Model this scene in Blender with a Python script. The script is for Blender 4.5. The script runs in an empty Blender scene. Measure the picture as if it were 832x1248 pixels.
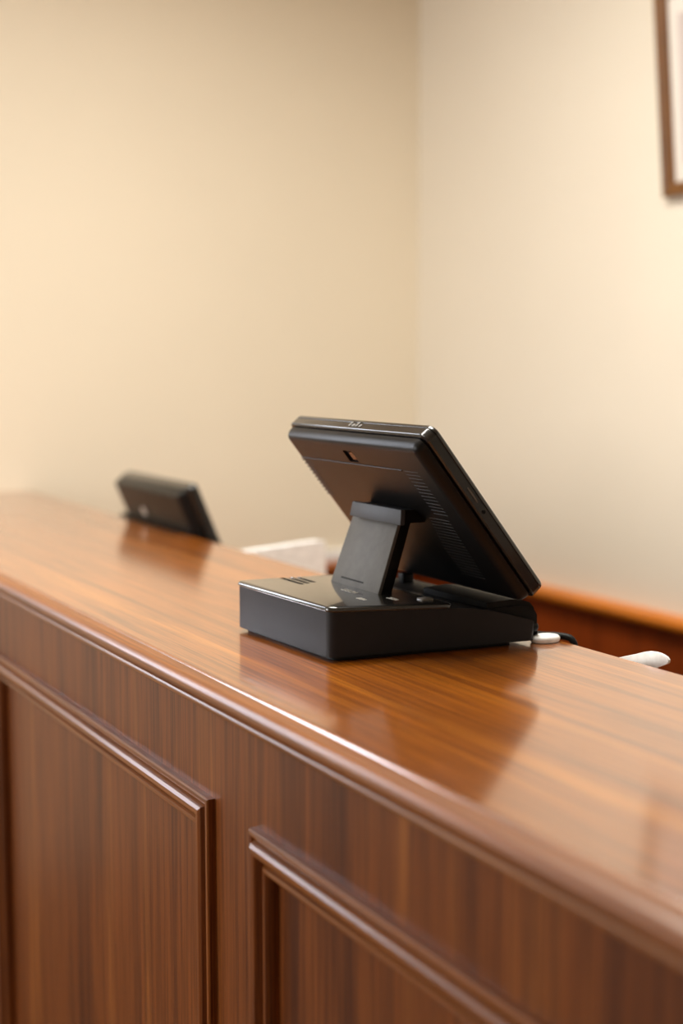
import bpy, bmesh, math, random
from mathutils import Vector, Matrix
random.seed(7)
S = bpy.context.scene
C = S.collection
ZC = 1.10                       # height of the counter top above the floor

# ------------------------------------------------------------------ helpers
def link(o):
    C.objects.link(o); return o

def thing(name, label, cat, loc, group=None):
    o = link(bpy.data.objects.new(name, None))
    o.location = loc; o.empty_display_size = 0.05
    o['label'] = label; o['category'] = cat
    if group: o['group'] = group
    return o

def wloc(o):
    v = Vector((0, 0, 0))
    while o is not None:
        v = v + Vector(o.location); o = o.parent
    return v

def obj(name, bm, mat, parent=None, smooth=None, label=None, loc=None):
    """bm holds room coordinates; the mesh is stored relative to its parent"""
    bmesh.ops.remove_doubles(bm, verts=bm.verts, dist=1e-6)
    bmesh.ops.recalc_face_normals(bm, faces=bm.faces)
    base = wloc(parent) if parent else Vector((0, 0, 0))
    off = base if loc is None else Vector(loc)
    bmesh.ops.translate(bm, verts=bm.verts, vec=-off)
    me = bpy.data.meshes.new(name)
    bm.to_mesh(me); bm.free()
    mats = mat if isinstance(mat, (list, tuple)) else [mat]
    for m in mats: me.materials.append(m)
    if smooth is not None:
        me.polygons.foreach_set('use_smooth', [True] * len(me.polygons))
        me.set_sharp_from_angle(angle=math.radians(smooth))
    o = link(bpy.data.objects.new(name, me))
    if parent: o.parent = parent
    o.location = off - base
    if label: o['label'] = label
    return o

def tag(o, label, cat, group=None):
    o['label'] = label; o['category'] = cat
    if group: o['group'] = group
    return o

def struct(name, bm, mat, parent=None, smooth=None):
    o = obj(name, bm, mat, parent, smooth)
    if parent is None: o['kind'] = 'structure'
    return o

def box(bm, x0, x1, y0, y1, z0, z1, mi=0):
    P = [(x0,y0,z0),(x1,y0,z0),(x1,y1,z0),(x0,y1,z0),(x0,y0,z1),(x1,y0,z1),(x1,y1,z1),(x0,y1,z1)]
    v = [bm.verts.new(p) for p in P]
    for f in ((0,3,2,1),(4,5,6,7),(0,1,5,4),(1,2,6,5),(2,3,7,6),(3,0,4,7)):
        bm.faces.new([v[i] for i in f]).material_index = mi
    return v

def bevbox(bm, x0, x1, y0, y1, z0, z1, r, seg=3):
    b = bmesh.new(); box(b, x0, x1, y0, y1, z0, z1)
    bmesh.ops.bevel(b, geom=b.edges[:], offset=r, segments=seg, profile=0.5, affect='EDGES')
    me = bpy.data.meshes.new('tmp'); b.to_mesh(me); b.free(); bm.from_mesh(me); bpy.data.meshes.remove(me)

def extrude_y(bm, prof, y0, y1, mi=0):
    """closed XZ profile pulled along Y"""
    a = [bm.verts.new((x, y0, z)) for x, z in prof]
    b = [bm.verts.new((x, y1, z)) for x, z in prof]
    n = len(prof)
    for i in range(n):
        j = (i + 1) % n
        bm.faces.new((a[i], a[j], b[j], b[i])).material_index = mi
    bm.faces.new(a[::-1]).material_index = mi; bm.faces.new(b).material_index = mi

def extrude_x(bm, prof, x0, x1, mi=0):
    a = [bm.verts.new((x0, y, z)) for y, z in prof]
    b = [bm.verts.new((x1, y, z)) for y, z in prof]
    n = len(prof)
    for i in range(n):
        j = (i + 1) % n
        bm.faces.new((a[i], a[j], b[j], b[i])).material_index = mi
    bm.faces.new(a[::-1]).material_index = mi; bm.faces.new(b).material_index = mi

def rrect(u0, u1, v0, v1, r, k=6):
    r = max(r, 0.0004); out = []
    for cx, cy, a0 in ((u1-r, v0+r, -90), (u1-r, v1-r, 0), (u0+r, v1-r, 90), (u0+r, v0+r, 180)):
        for i in range(k + 1):
            a = math.radians(a0 + 90*i/k)
            out.append((cx + r*math.cos(a), cy + r*math.sin(a)))
    return out

def loft(bm, rings, mi=0, caps=True):
    vs = [[bm.verts.new(p) for p in ring] for ring in rings]
    n = len(vs[0])
    for a, b in zip(vs, vs[1:]):
        for i in range(n):
            j = (i + 1) % n
            bm.faces.new((a[i], a[j], b[j], b[i])).material_index = mi
    if caps:
        bm.faces.new(vs[0][::-1]).material_index = mi
        bm.faces.new(vs[-1]).material_index = mi

def rslab(bm, u0, u1, v0, v1, r, levels, M=None, k=6):
    """rounded slab from (height, inset) levels; M maps (u, v, n) into the room"""
    rings = []
    for n, ins in levels:
        ring = [Vector((u, v, n)) for u, v in rrect(u0+ins, u1-ins, v0+ins, v1-ins, r-ins, k)]
        rings.append([M(p) if M else p for p in ring])
    loft(bm, rings)

def tube(bm, path, r, seg=12):
    pts = [Vector(p) for p in path]; rings = []
    up = Vector((0.13, 0.2, 1)).normalized()
    for i, p in enumerate(pts):
        t = (pts[min(i+1, len(pts)-1)] - pts[max(i-1, 0)]).normalized()
        a = t.cross(up).normalized(); b = a.cross(t).normalized()
        rr = r[i] if isinstance(r, (list, tuple)) else r
        rings.append([p + rr*(a*math.cos(q) + b*math.sin(q)) for q in [2*math.pi*j/seg for j in range(seg)]])
    loft(bm, rings)

def smooth_path(pts, n=8):
    P = [Vector(p) for p in pts]; P = [P[0]*2-P[1]] + P + [P[-1]*2-P[-2]]; out = []
    for i in range(1, len(P)-2):
        for k in range(n):
            t = k/n; a, b, c, d = P[i-1:i+3]
            out.append(0.5*((2*b) + (c-a)*t + (2*a-5*b+4*c-d)*t*t + (3*b-a-3*c+d)*t**3))
    out.append(P[-2]); return out

def cut(o, bm):
    """carve a shape out of an object, leaving only the carved mesh"""
    base = wloc(o)
    bmesh.ops.recalc_face_normals(bm, faces=bm.faces)
    bmesh.ops.translate(bm, verts=bm.verts, vec=-base)
    me = bpy.data.meshes.new('c'); bm.to_mesh(me); bm.free()
    me.materials.append(o.data.materials[0])
    c = link(bpy.data.objects.new('c', me)); c.location = base
    m = o.modifiers.new('b', 'BOOLEAN'); m.operation = 'DIFFERENCE'; m.object = c; m.solver = 'EXACT'
    bpy.context.view_layer.update()
    dg = bpy.context.evaluated_depsgraph_get()
    new = bpy.data.meshes.new_from_object(o.evaluated_get(dg))
    old = o.data; nm = old.name
    o.modifiers.clear(); o.data = new; bpy.data.meshes.remove(old); new.name = nm
    bpy.data.objects.remove(c); bpy.data.meshes.remove(me)
    new.set_sharp_from_angle(angle=math.radians(35))

# ------------------------------------------------------------------ materials
def srgb(r, g, b):
    f = lambda c: (c/255/12.92) if c/255 <= .04045 else ((c/255+.055)/1.055)**2.4
    return (f(r), f(g), f(b), 1)

def newmat(name):
    m = bpy.data.materials.new(name); m.use_nodes = True
    nt = m.node_tree
    return m, nt, nt.nodes['Principled BSDF'], nt.links

def noise(nt, scale3, detail=6, rough=0.6, src='Object', scale=1.0, dist=0.0):
    tc = nt.nodes.new('ShaderNodeTexCoord'); mp = nt.nodes.new('ShaderNodeMapping')
    mp.inputs['Scale'].default_value = scale3
    nz = nt.nodes.new('ShaderNodeTexNoise')
    nz.inputs['Scale'].default_value = scale; nz.inputs['Detail'].default_value = detail
    nz.inputs['Roughness'].default_value = rough; nz.inputs['Distortion'].default_value = dist
    nt.links.new(tc.outputs[src], mp.inputs['Vector']); nt.links.new(mp.outputs[0], nz.inputs['Vector'])
    return nz.outputs['Fac']

def ramp(nt, fac, stops):
    r = nt.nodes.new('ShaderNodeValToRGB')
    while len(r.color_ramp.elements) < len(stops): r.color_ramp.elements.new(0.5)
    for e, (p, c) in zip(r.color_ramp.elements, stops): e.position = p; e.color = c
    nt.links.new(fac, r.inputs[0]); return r.outputs[0]

def mixc(nt, fac, a, b, mode='MIX'):
    m = nt.nodes.new('ShaderNodeMix'); m.data_type = 'RGBA'; m.blend_type = mode
    if isinstance(fac, float): m.inputs[0].default_value = fac
    else: nt.links.new(fac, m.inputs[0])
    for i, x in ((6, a), (7, b)):
        if isinstance(x, tuple): m.inputs[i].default_value = x
        else: nt.links.new(x, m.inputs[i])
    return m.outputs[2]

def bump(nt, p, fac, strength, dist=0.001):
    b = nt.nodes.new('ShaderNodeBump'); b.inputs['Strength'].default_value = strength
    b.inputs['Distance'].default_value = dist
    nt.links.new(fac, b.inputs['Height']); nt.links.new(b.outputs[0], p.inputs['Normal'])

def wood(name, dark, mid, light, axis, rough=0.25, coat=0.5, coat_ior=1.5, broad=14, fine=170, pore=0.5, coat_rough=0.12):
    m, nt, p, L = newmat(name)
    def sc(a, l):
        s = [a, a, a]; s['XYZ'.index(axis)] = l; return s
    n1 = noise(nt, sc(broad, .55), 4, .62, dist=.35)
    c1 = ramp(nt, n1, [(.30, dark), (.48, mid), (.56, mid), (.74, light)])
    n2 = noise(nt, sc(fine, 3.5), 6, .7)
    c2 = ramp(nt, n2, [(.36, (.42,.36,.32,1)), (.55, (1,1,1,1)), (.75, (1.25,1.2,1.1,1))])
    c = mixc(nt, pore, c1, c2, 'MULTIPLY')
    L.new(c, p.inputs['Base Color'])
    p.inputs['Roughness'].default_value = rough
    p.inputs['Specular IOR Level'].default_value = .35
    p.inputs['Coat Weight'].default_value = coat; p.inputs['Coat IOR'].default_value = coat_ior
    p.inputs['Coat Roughness'].default_value = coat_rough
    bump(nt, p, n2, .06, .0006)
    return m

def plastic(name, col, rough, grain=0.0, gscale=900, coat=0.0, spec=.5):
    m, nt, p, L = newmat(name)
    n = noise(nt, (1,1,1), 3, .6, scale=60)
    c = ramp(nt, n, [(.3, tuple(x*.88 for x in col[:3])+(1,)), (.7, tuple(x*1.1 for x in col[:3])+(1,))])
    L.new(c, p.inputs['Base Color'])
    p.inputs['Roughness'].default_value = rough
    p.inputs['Specular IOR Level'].default_value = spec
    p.inputs['Coat Weight'].default_value = coat; p.inputs['Coat Roughness'].default_value = .06
    if grain:
        bump(nt, p, noise(nt, (1,1,1), 2, .5, scale=gscale), grain, .0004)
    return m

def paint(name, col, var=.03, rough=.7):
    m, nt, p, L = newmat(name)
    n = noise(nt, (1,1,1), 3, .5, scale=1.3)
    c = ramp(nt, n, [(.25, tuple(x*(1-var) for x in col[:3])+(1,)), (.75, tuple(min(1, x*(1+var)) for x in col[:3])+(1,))])
    L.new(c, p.inputs['Base Color']); p.inputs['Roughness'].default_value = rough
    bump(nt, p, noise(nt, (1,1,1), 4, .6, scale=260), .08, .0008)
    return m

M = {}
M['wall'] = paint('wall_paint', srgb(237, 226, 205))
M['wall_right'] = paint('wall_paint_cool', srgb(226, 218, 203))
M['ceiling'] = paint('ceiling_paint', srgb(226, 214, 192))
M['floor'] = wood('floor_wood', srgb(70,40,22), srgb(105,65,38), srgb(135,90,56), 'Y', .35, .3)
M['front'] = wood('veneer_upright', srgb(72,32,10), srgb(124,67,24), srgb(160,98,42), 'Z', .42, .15, 1.45, broad=15, fine=230, pore=1.0, coat_rough=.25)
M['front_y'] = wood('veneer_lengthwise', srgb(90,46,13), srgb(138,80,30), srgb(170,110,48), 'Y', .42, .32, 1.5, fine=230, pore=.7, coat_rough=.16)
M['top'] = wood('worktop_veneer', srgb(112,54,6), srgb(160,88,12), srgb(192,116,28), 'Y', .3, 1.0, 2.8, broad=44, fine=230, pore=1.0, coat_rough=.12)
M['wains'] = wood('wainscot_wood', srgb(112,46,12), srgb(140,60,16), srgb(154,72,22), 'Z', .4, .2)
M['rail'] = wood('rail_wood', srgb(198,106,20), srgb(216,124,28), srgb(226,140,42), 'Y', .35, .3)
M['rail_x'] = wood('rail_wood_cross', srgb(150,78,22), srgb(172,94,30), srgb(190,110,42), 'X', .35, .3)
M['frame'] = wood('frame_wood', srgb(70,42,18), srgb(112,72,32), srgb(138,96,48), 'Z', .4, .3)
M['bezel'] = plastic('satin_bezel_plastic', srgb(20,19,18), .24, .05, spec=.6, coat=.4)
M['body'] = plastic('charcoal_plastic', srgb(17,18,23), .5, .22, spec=.3)
M['plate'] = plastic('glossy_dark_plastic', srgb(28,27,25), .22, .05, coat=.9)
M['shell'] = plastic('black_shell_plastic', srgb(15,14,14), .36, .08, coat=0, spec=.25)
M['rib'] = plastic('matt_rib_plastic', srgb(26,25,25), .42, spec=.4)
M['black'] = plastic('black_rubber', srgb(8,8,8), .55, spec=.2)
M['stand'] = plastic('grey_plastic', srgb(98,96,91), .55, .15, spec=.3)
M['strip'] = plastic('slate_plastic', srgb(60,62,66), .5, .15, spec=.3)
M['hole'] = plastic('slot_black', srgb(6,6,6), .8)
M['glass'] = plastic('screen_glass', srgb(10,11,13), .05, spec=.6)
M['mark'] = plastic('pale_print', srgb(190,186,178), .5)
M['button'] = plastic('light_grey_plastic', srgb(120,118,114), .4)
M['lens'] = plastic('brown_reflection', srgb(96,52,30), .2)  # brown reflection inside the notch, put into the colour
M['white'] = plastic('white_paper', srgb(248,248,248), .55)
M['whitep'] = plastic('white_plastic', srgb(240,240,240), .4)
M['mat'] = paint('picture_mount', srgb(226,220,212))
M['art'] = paint('picture_tone', srgb(200,188,184), .06)
M['desk'] = wood('desk_wood', srgb(110,62,28), srgb(146,90,46), srgb(168,110,62), 'Y', .4, .3)
M['winframe'] = paint('white_gloss_paint', srgb(235,235,232), .02, .35)

m, nt, p, L = newmat('window_pane_glass')
tr = nt.nodes.new('ShaderNodeBsdfTransparent'); gl = nt.nodes.new('ShaderNodeBsdfGlossy'); gl.inputs['Roughness'].default_value = .02
mx = nt.nodes.new('ShaderNodeMixShader'); fr = nt.nodes.new('ShaderNodeFresnel'); fr.inputs['IOR'].default_value = 1.3
L.new(fr.outputs[0], mx.inputs[0]); L.new(tr.outputs[0], mx.inputs[1]); L.new(gl.outputs[0], mx.inputs[2])
L.new(mx.outputs[0], nt.nodes['Material Output'].inputs[0]); M['pane'] = m

# ------------------------------------------------------------------ room
XW, YW = 2.36, 3.856            # right wall, back wall (inner faces)
XL, YN = -2.8, -2.6             # left wall, near wall
H = 2.95
T = .12
WX0, WX1, WZ0, WZ1 = -1.15, -.1, 1.15, 2.8      # window in the back wall, left of the frame
b = bmesh.new(); box(b, XL-T, XW+T, YN-T, YW+T, -.1, 0); struct('floor', b, M['floor'])
b = bmesh.new(); box(b, XL-T, XW+T, YN-T, YW+T, H, H+.1); struct('ceiling', b, M['ceiling'])
b = bmesh.new(); box(b, XW, XW+T, YN-T, YW+T, 0, H); struct('wall_right', b, M['wall_right'])
b = bmesh.new()
box(b, XL-T, WX0, YW, YW+T, 0, H); box(b, WX1, XW, YW, YW+T, 0, H)
box(b, WX0, WX1, YW, YW+T, 0, WZ0); box(b, WX0, WX1, YW, YW+T, WZ1, H)
struct('wall_back', b, M['wall'])
b = bmesh.new(); box(b, XL, XW, YN-T, YN, 0, H); struct('wall_near', b, M['wall'])
# left wall with a wide window
LY0, LY1, LZ0, LZ1 = 1.7, 3.7, .8, 2.4
b = bmesh.new()
box(b, XL-T, XL, YN-T, LY0, 0, H); box(b, XL-T, XL, LY1, YW, 0, H)
box(b, XL-T, XL, LY0, LY1, 0, LZ0); box(b, XL-T, XL, LY0, LY1, LZ1, H)
struct('wall_left', b, M['wall'])

b = bmesh.new(); y = YW + .05
for x0, x1 in ((WX0, WX0+.05), (WX1-.05, WX1), ((WX0+WX1)/2-.02, (WX0+WX1)/2+.02)): box(b, x0, x1, y-.03, y+.03, WZ0, WZ1)
box(b, WX0, WX1, y-.03, y+.03, WZ0, WZ0+.05); box(b, WX0, WX1, y-.03, y+.03, WZ1-.05, WZ1)
w1 = struct('window_1', b, M['winframe'])
b = bmesh.new(); box(b, WX0+.04, WX1-.04, y-.003, y+.003, WZ0+.04, WZ1-.04); obj('pane', b, M['pane'], w1)
b = bmesh.new(); x = XL - .06
for k in range(4):
    yy = LY0 + k*(LY1-LY0)/3; yy = min(max(yy, LY0+.025), LY1-.025); box(b, x-.03, x+.03, yy-.025, yy+.025, LZ0, LZ1)
box(b, x-.03, x+.03, LY0, LY1, LZ0, LZ0+.05); box(b, x-.03, x+.03, LY0, LY1, LZ1-.05, LZ1)
w2 = struct('window_2', b, M['winframe'])
b = bmesh.new(); box(b, x-.003, x+.003, LY0+.04, LY1-.04, LZ0+.04, LZ1-.04); obj('pane', b, M['pane'], w2)

# wainscot and chair rail behind the counter
RZ = ZC - .262                  # top of the chair rail
b = bmesh.new(); box(b, XW-.014, XW, YN, YW, .12, RZ-.03); struct('trim_1', b, M['wains'])
b = bmesh.new(); box(b, WX1+.9, XW-.014, YW-.014, YW, .12, RZ-.03); struct('trim_2', b, M['wains'])
def railprof(s=1):
    return [(0, -.040), (.016, -.040), (.020, -.036), (.036, -.034), (.046, -.028), (.050, -.016), (.047, -.005), (.040, 0), (0, 0)]
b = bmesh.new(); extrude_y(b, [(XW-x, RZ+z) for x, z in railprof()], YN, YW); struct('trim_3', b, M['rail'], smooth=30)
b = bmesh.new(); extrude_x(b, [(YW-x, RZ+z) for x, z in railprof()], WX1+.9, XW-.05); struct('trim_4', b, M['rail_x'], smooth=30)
b = bmesh.new(); box(b, XW-.018, XW, YN, YW, 0, .12); struct('baseboard_right', b, M['wains'])
b = bmesh.new(); box(b, WX1+.9, XW-.018, YW-.018, YW, 0, .12); struct('baseboard_back', b, M['wains'])

# ------------------------------------------------------------------ counter
CY0, CY1 = -1.0, YW             # the run of the counter, to the back wall
XE, XB, XF = .630, 1.106, .637  # crease of the top edge, back edge, front face
ct = thing('countertop', 'long polished orange-brown wooden countertop with rounded front edge', 'countertop', ((XE+XB)/2, 1.4, ZC-.03))
b = bmesh.new()
extrude_y(b, [(XE, ZC-.028), (XB-.002, ZC-.028), (XB, ZC-.026), (XB, ZC-.0015), (XB-.0015, ZC), (XE+.0032, ZC), (XE+.0024, ZC-.0004), (XE+.0004, ZC-.0026), (XE, ZC-.0031)], CY0, CY1)
obj('worktop', b, M['top'], ct, smooth=25)
b = bmesh.new()                 # rounded nosing
pr = [(XE, -.0029), (XE-.002, -.0031), (XE-.010, -.0034)]
cx, cz, r = XE-.010, -.0034-.0122, .0122
for i in range(1, 11):
    a = math.radians(90 + 16.5*i); pr.append((cx + r*math.cos(a), cz + r*math.sin(a)))
pr += [(XE-.008, -.028), (XE, -.028)]
extrude_y(b, [(x, ZC+z) for x, z in pr], CY0, CY1)
obj('edge_nosing', b, M['front_y'], ct, smooth=40)
cb = thing('counter_front', 'tall brown wooden counter front with raised moulded rectangular panels under the countertop', 'counter', (.87, 1.4, 0))
b = bmesh.new()                 # cove and bead below it
pr = [(XF+.004, -.028), (XE-.007, -.028), (XE-.0065, -.031), (XE-.004, -.0335), (XE-.0055, -.0355), (XE-.006, -.038), (XE-.005, -.0405), (XE-.002, -.042), (XF+.004, -.042)]
extrude_y(b, [(x, ZC+z) for x, z in pr], CY0, CY1)
obj('edge_bead', b, M['front_y'], cb, smooth=40)

PW, GAP, PT, PB = .963, .1137, ZC-.1485, .16     # panel width, stile, panel top and bottom
starts = [1.4865 + k*(PW+GAP) for k in (-2, -1, 0, 1)]
b = bmesh.new()
x0, x1 = XF, XF+.022
box(b, x0, x1, CY0, CY1, PT, ZC-.028); box(b, x0, x1, CY0, CY1, .1, PB)
prev = CY0
INS = .03
for s in starts:
    box(b, x0, x1, prev, s+.0, PB, PT); prev = s+PW
box(b, x0, x1, prev, CY1, PB, PT)
obj('face_frame', b, M['front'], cb)
for s in starts:
    b = bmesh.new(); box(b, XF+.006, XF+.02, s+.001, s+PW-.001, PB+.001, PT-.001)
    obj('panel', b, M['front'], cb)
# bolection moulding around each panel: (distance in from the outer edge, projection)
MP = [(0,-.001),(0,.0085),(.0015,.0105),(.0045,.0112),(.0072,.0100),(.0088,.0065),(.0102,.0070),(.0125,.0135),(.016,.0162),(.020,.0165),(.0235,.0150),
      (.026,.0115),(.0275,.0070),(.0295,.0042),(.0315,.0050),(.0335,.0090),(.0365,.0098),(.0395,.0088),(.0415,.0060),(.0425,.001),(.0425,-.0065)]
for s in starts:
    b = bmesh.new()
    y0, y1, z0, z1 = s, s+PW, PB, PT
    rings = []
    for u, v in MP:
        rings.append([b.verts.new((XF-v, yy, zz)) for yy, zz in ((y0+u, z0+u), (y1-u, z0+u), (y1-u, z1-u), (y0+u, z1-u))])
    for a, c in zip(rings, rings[1:]):
        for i in range(4):
            j = (i+1) % 4
            f = b.faces.new((a[i], a[j], c[j], c[i])); f.material_index = 0 if i in (0, 2) else 1
    b2 = bmesh.new()
    o = obj('panel_moulding', b, [M['front_y'], M['front']], cb, smooth=28)
    b2.free()
b = bmesh.new(); box(b, XF+.02, XF+.035, CY0, CY1, 0, .1); obj('plinth', b, M['front_y'], cb)
b = bmesh.new(); box(b, XB-.045, XB-.025, CY0, CY1, 0, ZC-.028); obj('back_panel', b, M['front'], cb)
b = bmesh.new(); box(b, XF+.022, XB-.045, CY0, CY0+.02, 0, ZC-.028); obj('end_panel', b, M['front'], cb)

# ------------------------------------------------------------------ black terminal on the counter
tm = thing('payment_terminal', 'large black point-of-sale terminal with tilted screen standing on the countertop', 'terminal', (.92, 1.595, ZC))
def bmap(x, s, z):              # the base flares slightly towards the back
    yn = 1.472 - .09*(x-.78); yf = 1.715 + .12*(x-.78)
    return Vector((x - .012*s, yn + (yf-yn)*s, ZC+z))
def base_solid(b, prof, s0=0., s1=1., r=.011, pick=None):
    a = [b.verts.new(bmap(x, s0, z)) for x, z in prof]; c = [b.verts.new(bmap(x, s1, z)) for x, z in prof]
    n = len(prof)
    for i in range(n): b.faces.new((a[i], a[(i+1)%n], c[(i+1)%n], c[i]))
    b.faces.new(a[::-1]); b.faces.new(c)
    if pick:
        b.edges.ensure_lookup_table(); ed = []
        for i, j in pick:
            for q in (a, c):
                e = b.edges.get((q[i], q[j]))
                if e: ed.append(e)
        bmesh.ops.bevel(b, geom=ed, offset=r, segments=6, profile=.5, affect='EDGES')
b = bmesh.new()
prof = [(.781,.0055),(.781,.0605),(.940,.0545),(.952,.0540),(.975,.0520),(1.000,.0475),(1.030,.0395),(1.058,.0315),(1.064,.0270),(1.064,.0055)]
base_solid(b, prof, pick=[(0, 1), (8, 9)])
body = obj('base_body', b, M['body'], tm, smooth=35)
b = bmesh.new()
prof = [(.790,.0004),(.790,.006),(1.036,.006),(1.036,.0004)]
base_solid(b, prof, .03, .97, r=.01, pick=[(0, 1), (2, 3)])
obj('base_foot', b, M['black'], tm, smooth=35)
# top plate: rounded slab following the slope of the base
def plate_ring(ins, dz, k=6):
    out = []
    for u, v in rrect(.7795+ins, .9465-ins, ins, .25-ins, .011-ins*.6, k):
        s = v/.25
        z = .0605 - (u-.781)*(.0060/.159) + dz
        out.append(bmap(u, -.004 + s*1.008, z))
    return out
b = bmesh.new()
loft(b, [plate_ring(.0018, 0), plate_ring(.0016, .0012), plate_ring(0, .0018), plate_ring(0, .0042), plate_ring(.0008, .0056), plate_ring(.0024, .0066), plate_ring(.0045, .0070)])
plate = obj('top_plate', b, M['plate'], tm, smooth=40)
def ztop(x): return .0675 - (x-.781)*(.0060/.159)
for x, ya, yb in ((.8375, 1.655, 1.722), (.8495, 1.661, 1.727), (.8615, 1.668, 1.731)):   # three slots cut in the plate
    c = bmesh.new()
    ring = rrect(x-.0037, x+.0037, ya, yb, .0037, 4)
    loft(c, [[(u, v, ZC+ztop(x)-.0045) for u, v in ring], [(u, v, ZC+ztop(x)+.004) for u, v in ring]])
    cut(plate, c)
    b = bmesh.new()
    loft(b, [[(u, v, ZC+ztop(x)-.0046) for u, v in rrect(x-.0035, x+.0035, ya+.0002, yb-.0002, .0035, 4)],
             [(u, v, ZC+ztop(x)-.0030) for u, v in rrect(x-.0035, x+.0035, ya+.0002, yb-.0002, .0035, 4)]])
    obj('slot', b, M['hole'], tm)
# small pale printed marks on the plate and one grey key
def stroke(b, pts, w, zf):
    pts = [Vector((x, y, 0)) for x, y in pts]
    for p, q in zip(pts, pts[1:]):
        t = (q-p); n = Vector((-t.y, t.x, 0)).normalized()*w
        lo = [p+n, q+n, q-n, p-n]
        loft(b, [[(v.x, v.y, zf(v.x)-.0002) for v in lo], [(v.x, v.y, zf(v.x)+.0003) for v in lo]])
zf = lambda x: ZC+ztop(x)
random.seed(3)
def glyphs(x, y0, y1, n, hgt):
    for i in range(n):
        y = y0 + (y1-y0)*(i+.5)/n; w = abs(y1-y0)/n*.32
        kind = random.choice('abcd')
        A = {'a': [(-1,-1),(1,-1),(1,1),(-1,1),(-1,-1)], 'b': [(-1,1),(1,1),(-1,-1),(1,-1)], 'c': [(1,1),(-1,1),(-1,-1),(1,-1)], 'd': [(-1,-1),(0,1),(1,-1)]}[kind]
        b = bmesh.new(); stroke(b, [(x + p[1]*hgt, y + p[0]*w) for p in A], .0008, zf)
        obj('printed_mark', b, M['mark'], plate, label='small pale printed mark')
glyphs(.868, 1.600, 1.562, 4, .0035)
glyphs(.850, 1.528, 1.508, 3, .003)
glyphs(.889, 1.520, 1.497, 4, .003)
b = bmesh.new()
rslab(b, -.009, .009, -.0075, .0075, .003, [(-.001, 0), (.0014, 0), (.0022, .001)], lambda p: Vector((.926+p.x, 1.492+p.y, ZC+ztop(.926)+p.z)), 4)
obj('key', b, M['button'], tm, smooth=40, label='light grey key')

# screen: u along the counter, v up the slope, n out of the display
TILT = math.radians(51.5)
def smap(O, tilt):
    vv = Vector((-math.cos(tilt), 0, math.sin(tilt))); nn = Vector((math.sin(tilt), 0, math.cos(tilt)))
    return lambda p: O + Vector((0, 1, 0))*p[0] + vv*p[1] + nn*p[2]
SM = smap(Vector((1.058, 0, ZC+.077)), TILT)
U0, U1, V1 = 1.420, 1.781, .264
def screen(parent, U0, U1, V1, SM, hs=1.0, r=.013, shell=None):
    sh = shell or M['shell']
    b = bmesh.new()
    rslab(b, U0, U1, 0, V1, r, [(-.020*hs,.0045),(-.0190*hs,.0012),(-.0178*hs,0),(-.0078*hs,0),(-.0070*hs,.0011),(-.0062*hs,.0011),(-.0054*hs,0),(-.0022*hs,.0003),(-.0006*hs,.0016),(0,.004)], SM)
    front = obj('front_bezel', b, M['bezel'], parent, smooth=40)
    b = bmesh.new()
    rslab(b, U0+.003, U1-.003, .002, V1-.003, r, [(-.0365*hs,.013),(-.0360*hs,.0095),(-.0345*hs,.0062),(-.0315*hs,.0035),(-.027*hs,.0016),(-.0222*hs,.001),(-.0215*hs,.0022),(-.0185*hs,.006)], SM)
    back = obj('rear_shell', b, sh, parent, smooth=40)
    b = bmesh.new()
    rslab(b, U0+.012, U1-.012, .014, V1-.012, .003, [(-.0006, 0), (.0005, 0)], SM)
    obj('display', b, M['glass'], parent)
    return front, back
front, back = screen(tm, U0, U1, V1, SM)
NB = -.0365
# notch in the rear shell, with an added brown block painting in a reflection
c = bmesh.new(); rslab(c, 1.600, 1.624, .2215, .2405, .002, [(NB-.004, 0), (NB+.008, 0)], SM, 3); cut(back, c)
b = bmesh.new(); rslab(b, 1.6002, 1.6238, .2217, .2403, .002, [(NB+.0040, 0), (NB+.0085, 0)], SM, 3); obj('notch', b, M['hole'], tm)
b = bmesh.new(); rslab(b, 1.6025, 1.614, .224, .2375, .004, [(NB+.0012, .0005), (NB+.0045, 0)], SM, 5); obj('lens', b, M['lens'], tm, smooth=40, label='small brown block standing for a reflection in the notch')
# ledge and the vent ribs
b = bmesh.new()
rslab(b, 1.4965, 1.769, .2158, .2182, .0006, [(NB-.0009, .0003), (NB-.0006, 0), (NB+.001, 0)], SM, 3)
obj('cover_seam', b, M['shell'], tm)
def vents(name, rows, parent):
    b = bmesh.new()
    for ua, ub, v in rows:
        rslab(b, ua, ub, v-.0008, v+.0008, .0005, [(NB-.0005, .0003), (NB-.0003, 0), (NB+.001, 0)], SM, 2)
    o = obj(name, b, M['rib'], parent)
rows = []
for i in range(13): rows.append((1.460, 1.492, .2165 - i*.0058))
for i in range(19): rows.append((1.466 + .0006*i, 1.512 + .0018*min(i, 10), .137 - i*.0055))
vents('vent_ribs', rows, tm)
vents('vent_ribs', [(1.752, 1.772, .2125 - i*.0062) for i in range(11)], tm)
# raised emblem on the top edge of the screen, button and slot on its side
b = bmesh.new()
for i, (du, w) in enumerate(((0, .006), (.0095, .005), (.018, .007), (.0275, .005))):
    for q in range(2):
        u = 1.583 + du; nn0 = -.0145 + q*.004
        ring = lambda e: [SM((u + e*a, V1+h, nn0 + e2)) for a, e2, h in ()]
        pts = [(u + w*math.cos(t)*.6, nn0 + .0026*math.sin(t) + .002) for t in [2*math.pi*k/10 for k in range(10)]]
        if q == 0 or i % 2: loft(b, [[SM((x, V1-.0006, n)) for x, n in pts], [SM((x, V1+.0006, n)) for x, n in pts]])
obj('emblem', b, M['button'], tm, label='small raised grey emblem')
b = bmesh.new()
pts = [(.137 + .0022*math.cos(t), -.012 + .0022*math.sin(t)) for t in [2*math.pi*k/12 for k in range(12)]]
loft(b, [[SM((U0+.0005, v, n)) for v, n in pts], [SM((U0-.0012, v, n)) for v, n in pts]])
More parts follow.
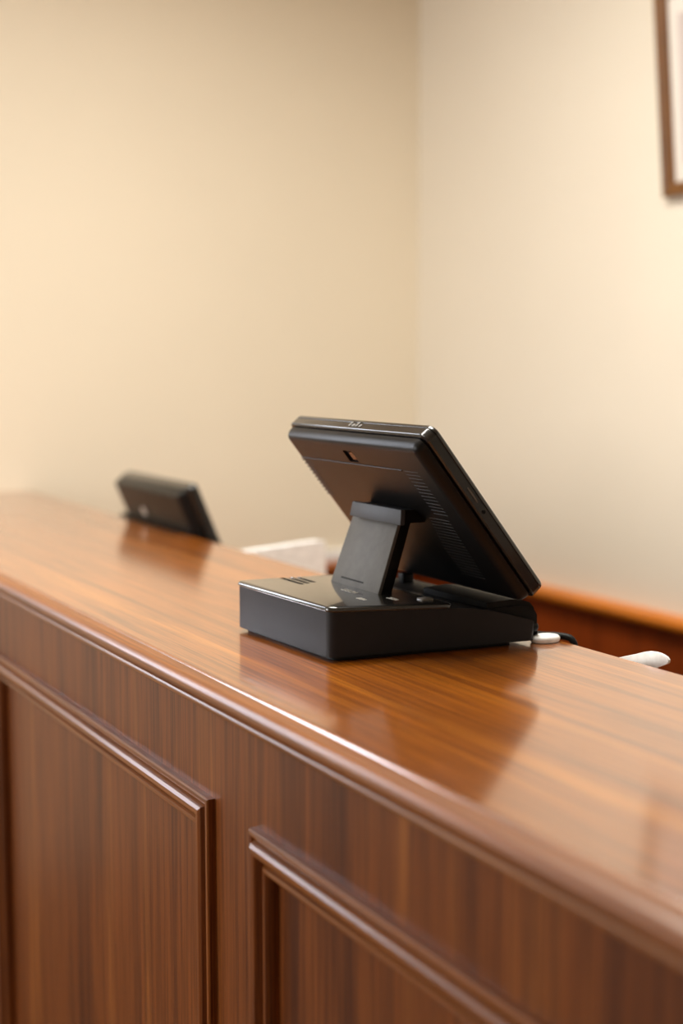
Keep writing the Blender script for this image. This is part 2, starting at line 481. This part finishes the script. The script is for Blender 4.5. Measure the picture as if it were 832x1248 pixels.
obj('power_button', b, M['black'], tm)
b = bmesh.new()
ring = rrect(.152, .176, -.0125, -.0105, .001, 3)
loft(b, [[SM((U0+.0005, v, n)) for v, n in ring], [SM((U0-.0008, v, n)) for v, n in ring]])
obj('side_strip', b, M['stand'], tm)
# support arm from the base up to the back of the screen: grey face plate on a black core
def hexa(P0, P1, r):
    b = bmesh.new()
    va = [b.verts.new(Vector(p) + Vector((0,0,ZC))) for p in P0]; vb = [b.verts.new(Vector(p) + Vector((0,0,ZC))) for p in P1]
    b.faces.new(va); b.faces.new(vb[::-1])
    for i in range(4): b.faces.new((va[i], vb[i], vb[(i+1)%4], va[(i+1)%4]))
    bmesh.ops.recalc_face_normals(b, faces=b.faces)
    if r: bmesh.ops.bevel(b, geom=b.edges[:], offset=r, segments=2, profile=.5, affect='EDGES')
    return b
A = [Vector((.8905, 1.549, .0625)), Vector((.8905, 1.677, .0625)), Vector((.9215, 1.6705, .1525)), Vector((.9215, 1.5515, .1525))]
sh = lambda P, d: [p + Vector((d, 0, 0)) for p in P]
arm = obj('support_arm', hexa(A, sh(A, .0055), .0014), M['stand'], tm, smooth=35, label='grey support arm')
K = [Vector((.8955, 1.553, .0605)), Vector((.8955, 1.673, .0605)), Vector((.9265, 1.666, .1535)), Vector((.9265, 1.556, .1535))]
K2 = [Vector((.9130, 1.553, .0605)), Vector((.9130, 1.673, .0605)), Vector((.9440, 1.666, .1535)), Vector((.9440, 1.556, .1535))]
obj('arm_core', hexa(K, K2, .001), M['black'], arm, smooth=35, label='black core of the arm')
# slot near the foot of the arm
d = (A[3]-A[0]).normalized(); nrm = Vector((-d.z, 0, d.x))
def amap(y, t, n): 
    p = A[0] + d*t + nrm*n; return Vector((p.x, y, p.z+ZC))
b = bmesh.new()
ring = rrect(1.592, 1.652, .0085, .0105, .001, 3)
loft(b, [[amap(y, t, -.0005) for y, t in ring], [amap(y, t, .00025) for y, t in ring]])
obj('slot', b, M['hole'], arm)
# hinge strip over the head of the arm
P0 = [Vector((.9105, 1.528, .1520)), Vector((.9105, 1.661, .1520)), Vector((.9135, 1.658, .1715)), Vector((.9135, 1.531, .1715))]
hs = obj('hinge_strip', hexa(P0, sh(P0, .007), .0012), M['strip'], tm, smooth=35, label='slate grey hinge strip')
P1 = [Vector((.916, 1.534, .1535)), Vector((.916, 1.655, .1535)), Vector((.919, 1.652, .1700)), Vector((.919, 1.537, .1700))]
P2 = [Vector((.953, 1.534, .1535)), Vector((.953, 1.655, .1535)), Vector((.941, 1.652, .1700)), Vector((.941, 1.537, .1700))]
obj('hinge_block', hexa(P1, P2, 0), M['black'], hs)
# housing under the lower edge of the screen, and the plug of the lead
b = bmesh.new()
prof = [(.990,.040),(.990,.0475),(.994,.0490),(1.048,.0490),(1.060,.0465),(1.068,.0415),(1.071,.036),(1.071,.024),(1.03,.024)]
base_solid(b, prof, .03, .96)
obj('rear_housing', b, M['black'], tm, smooth=40)
b = bmesh.new()
base_solid(b, [(1.000,.046),(1.000,.056),(1.036,.0580),(1.052,.0560),(1.062,.0525),(1.068,.046),(1.0695,.040)], .04, .53)
obj('screen_hinge', b, M['black'], tm, smooth=40)
b = bmesh.new(); bevbox(b, 1.012, 1.030, 1.690, 1.704, ZC+.046, ZC+.062, .002)
obj('screen_strut', b, M['black'], tm, smooth=40)
b = bmesh.new(); tube(b, [(1.058, 1.462, ZC+.020), (1.066, 1.461, ZC+.020), (1.072, 1.460, ZC+.020), (1.0745, 1.4595, ZC+.020)], [.0075, .0075, .0068, .004], 16)
obj('plug', b, M['black'], tm, smooth=50)
b = bmesh.new()
tube(b, smooth_path([(1.070, 1.460, ZC+.013), (1.080, 1.470, ZC+.008), (1.096, 1.472, ZC+.0046), (1.108, 1.461, ZC+.0046), (1.1175, 1.4445, ZC+.0022), (1.1195, 1.438, ZC-.012), (1.1195, 1.438, ZC-.030)]), .0045, 12)
obj('power_lead', b, M['black'], tm, smooth=60, label='black power lead')

# white oval pad by the rear corner of the terminal
b = bmesh.new()
rings = []
for z, k in ((0, .86), (.0015, .96), (.004, 1.0), (.0065, .97), (.0085, .86), (.0095, .62), (.0098, .3)):
    rings.append([(1.0835 + .021*k*math.cos(t), 1.4545 + .0155*k*math.sin(t) - .45*.0*math.cos(t), ZC+z) for t in [2*math.pi*i/28 for i in range(28)]])
loft(b, rings)
o = obj('oval_pad', b, M['whitep'], None, smooth=60, loc=(1.0835, 1.4545, ZC))
tag(o, 'small white oval object lying on the countertop at the black terminal\'s rear corner', 'pad')

# ------------------------------------------------------------------ staff desk behind the counter
DZ = ZC - .35
dk = thing('work_desk', 'low wooden work desk hidden behind the tall counter', 'desk', (1.5, 1.9, 0))
b = bmesh.new(); box(b, XB+.004, 1.80, .3, YW-.02, DZ-.03, DZ); obj('desk_top', b, M['desk'], dk)
for y in (.34, 2.0, YW-.08):
    b = bmesh.new(); box(b, XB+.03, 1.76, y, y+.025, 0, DZ-.03); obj('side_panel', b, M['desk'], dk)

# monitor at the far end, standing on the desk just behind the back edge of the counter
mo = thing('computer_monitor', 'blurred black tilted monitor rising behind the far end of the countertop', 'monitor', (1.30, 2.88, DZ))
MT = math.radians(67)
SM2 = smap(Vector((1.2968, 0, ZC-.30)), MT)
MU0, MU1, MV = 2.70, 3.098, .443
screen(mo, MU0, MU1, MV, SM2, hs=1.35, r=.008)
b = bmesh.new()
rslab(b, MU0+.01, MU1-.01, .10, MV-.082, .006, [(-.0525, .002), (-.051, 0), (-.046, 0)], SM2, 4)
obj('rear_housing', b, M['black'], mo, smooth=40)
b = bmesh.new()
rslab(b, MU0+.2, MU1+.040, .12, MV-.090, .006, [(-.0525, .002), (-.051, 0), (-.046, 0)], SM2, 4)
obj('bracket', b, M['black'], mo, smooth=40)
b = bmesh.new()
pts = [(2.96 + .013*math.cos(t), MV-.068 + .011*math.sin(t)) for t in [2*math.pi*i/20 for i in range(20)]]
loft(b, [[SM2((u, v, -.0488)) for u, v in pts], [SM2((u, v, -.0502)) for u, v in pts]])
obj('emblem', b, M['mark'], mo, label='pale round emblem')
b = bmesh.new(); bevbox(b, 1.26, 1.42, 2.78, 3.02, DZ, DZ+.012, .003); obj('stand_base', b, M['black'], mo, smooth=40)
b = bmesh.new(); bevbox(b, 1.265, 1.30, 2.85, 2.95, DZ+.010, DZ+.14, .003); obj('stand_neck', b, M['black'], mo, smooth=40)

# white folder standing on the desk between the two screens
fo = thing('folder', 'white upright folder behind the counter between the two black screens', 'folder', (1.26, 2.57, DZ))
p0 = Vector((1.384, 2.626, 0)); dirv = Vector((-.239, -.093, 0)).normalized(); nv = Vector((dirv.y, -dirv.x, 0))
if nv.y > 0: nv = -nv
def fm(p): 
    q = p0 + dirv*p.x - nv*p.z; return Vector((q.x, q.y, DZ + p.y))
b = bmesh.new()
rslab(b, 0, .262, 0, .333, .012, [(0, .001), (.001, 0), (.0025, 0)], fm, 6); obj('cover', b, M['white'], fo, smooth=40)
b = bmesh.new()
rslab(b, .004, .257, .003, .329, .010, [(.0024, 0), (.020, 0)], fm, 6); obj('pages', b, M['white'], fo, smooth=40)
b = bmesh.new()
rslab(b, 0, .262, 0, .333, .012, [(.0199, 0), (.0215, 0), (.0225, .001)], fm, 6); obj('cover', b, M['white'], fo, smooth=40)

# curled white paper tongue behind the back edge
b = bmesh.new()
# outline in the Y-Z plane, pulled a little in X
ol = [(1.394, DZ-ZC), (1.394, -.10), (1.390, -.030), (1.3748, -.0123), (1.3514, -.0043), (1.3285, .003), (1.3136, .0083), (1.303, .0112), (1.2915, .0123), (1.284, .0122), (1.277, .0111), (1.272, .0096), (1.2689, .0068), (1.2690, .0045), (1.2709, .0024), (1.2822, -.0029), (1.2885, -.0058), (1.292, -.0085), (1.2932, -.012), (1.2932, -.10), (1.2932, DZ-ZC)]
x0 = 1.1255
rings = []
for dx, ins in ((0, .0006), (.0006, 0), (.003, 0), (.0036, .0006)):
    cy = 1.33
    rings.append([(x0+dx, y + (ins if y < cy else -ins), ZC+z - (ins if z > -.3 else 0)) for y, z in ol])
loft(b, rings)
o = obj('paper_holder', b, M['whitep'], None, smooth=50, loc=(1.13, 1.33, DZ))
tag(o, 'white curved tongue-shaped object poking up behind the counter\'s back edge at right', 'holder')

# white outlet just above the chair rail on the back wall
b = bmesh.new(); bevbox(b, 2.02, 2.13, YW-.02, YW, RZ+.0, RZ+.036, .003)
o = obj('wall_outlet', b, M['whitep'], None, smooth=40, loc=(2.075, YW, RZ))
tag(o, 'small white outlet block on the back wall above the wooden rail', 'outlet')

# ------------------------------------------------------------------ picture on the right wall, leaning out a little
PY1, PZ0, PHH, PWW = 2.700, ZC+.748, .490, .36
pc = thing('picture_frame', 'brown wooden picture frame with pale mount hanging on the right wall', 'picture', (XW, PY1-PWW/2, PZ0))
lean = math.radians(5.3)
def pm(p):       # p.x along the wall towards the camera, p.y up, p.z out of the wall
    return Vector((XW - p.z*math.cos(lean) - p.y*math.sin(lean) - .002, PY1 - p.x, PZ0 + p.y*math.cos(lean) - p.z*math.sin(lean)))
b = bmesh.new(); FW = .034
fp = [(0, 0), (0, .016), (.003, .021), (.009, .023), (.015, .020), (.019, .016), (.025, .015), (.029, .012), (.032, .008), (.034, .004), (.034, 0)]
rings = [[b.verts.new(pm(Vector((xx, yy, v)))) for xx, yy in ((u, u), (PWW-u, u), (PWW-u, PHH-u), (u, PHH-u))] for u, v in fp]
for a, c in zip(rings, rings[1:] + rings[:1]):
    for i in range(4): b.faces.new((a[i], a[(i+1)%4], c[(i+1)%4], c[i]))
obj('frame', b, M['frame'], pc, smooth=30)
b = bmesh.new(); rslab(b, FW-.004, PWW-FW+.004, FW-.004, PHH-FW+.004, .0005, [(.001, 0), (.004, 0)], pm, 1); obj('mount', b, M['mat'], pc)
b = bmesh.new(); rslab(b, FW+.03, PWW-FW-.03, FW+.04, PHH-FW-.04, .0005, [(.003, 0), (.0046, 0)], pm, 1); obj('print', b, M['art'], pc)

# ------------------------------------------------------------------ light
def area(name, loc, rot, sx, sy, power, col):
    l = bpy.data.lights.new(name, 'AREA'); l.shape = 'RECTANGLE'; l.size = sx; l.size_y = sy
    l.energy = power; l.color = col
    o = link(bpy.data.objects.new(name, l)); o.location = loc; o.rotation_euler = rot; return o
area('window_daylight', ((WX0+WX1)/2, YW+.25, (WZ0+WZ1)/2), (math.radians(-90), 0, 0), WX1-WX0, WZ1-WZ0, 58, (.86, .90, 1))
area('side_window_daylight', (XL-.25, (LY0+LY1)/2, (LZ0+LZ1)/2), (math.radians(90), 0, math.radians(-90)), LY1-LY0, LZ1-LZ0, 78, (1, .96, .91))
for x, y, e in ((1.2, 2.25, 22), (.7, 2.15, 21), (1.1, 1.6, 18)):
    l = area('ceiling_lamp', (x, y, H-.02), (0, 0, 0), .45, .45, e, (1, .97, .885)); l.data.spread = math.radians(164)
w = bpy.data.worlds.new('sky'); S.world = w; w.use_nodes = True
bg = w.node_tree.nodes['Background']; bg.inputs[0].default_value = (.80, .88, 1, 1); bg.inputs[1].default_value = 1.0

# ------------------------------------------------------------------ camera
FPX, W_, H_ = 1733.0, 832, 1248
pitch = math.atan((H_/2 - 438)/FPX)
r = (( -527 - W_/2)/FPX, math.cos(pitch) + (H_/2-438)/FPX*math.sin(pitch))
yaw = math.atan2(r[0], r[1])
cam = bpy.data.cameras.new('camera'); co = link(bpy.data.objects.new('camera', cam))
cam.sensor_fit = 'VERTICAL'; cam.sensor_height = 36; cam.sensor_width = 24
cam.lens = FPX/H_*36
co.location = (0, 0, ZC+.36); co.rotation_euler = (math.radians(90)-pitch, 0, yaw)
cam.dof.use_dof = True; cam.dof.focus_distance = 1.74; cam.dof.aperture_fstop = 2.0
cam.clip_start = .02
S.camera = co
vs = S.view_settings
vs.view_transform = 'Standard'; vs.look = 'None'; vs.gamma = 1; vs.use_curve_mapping = False; vs.exposure = 0.0
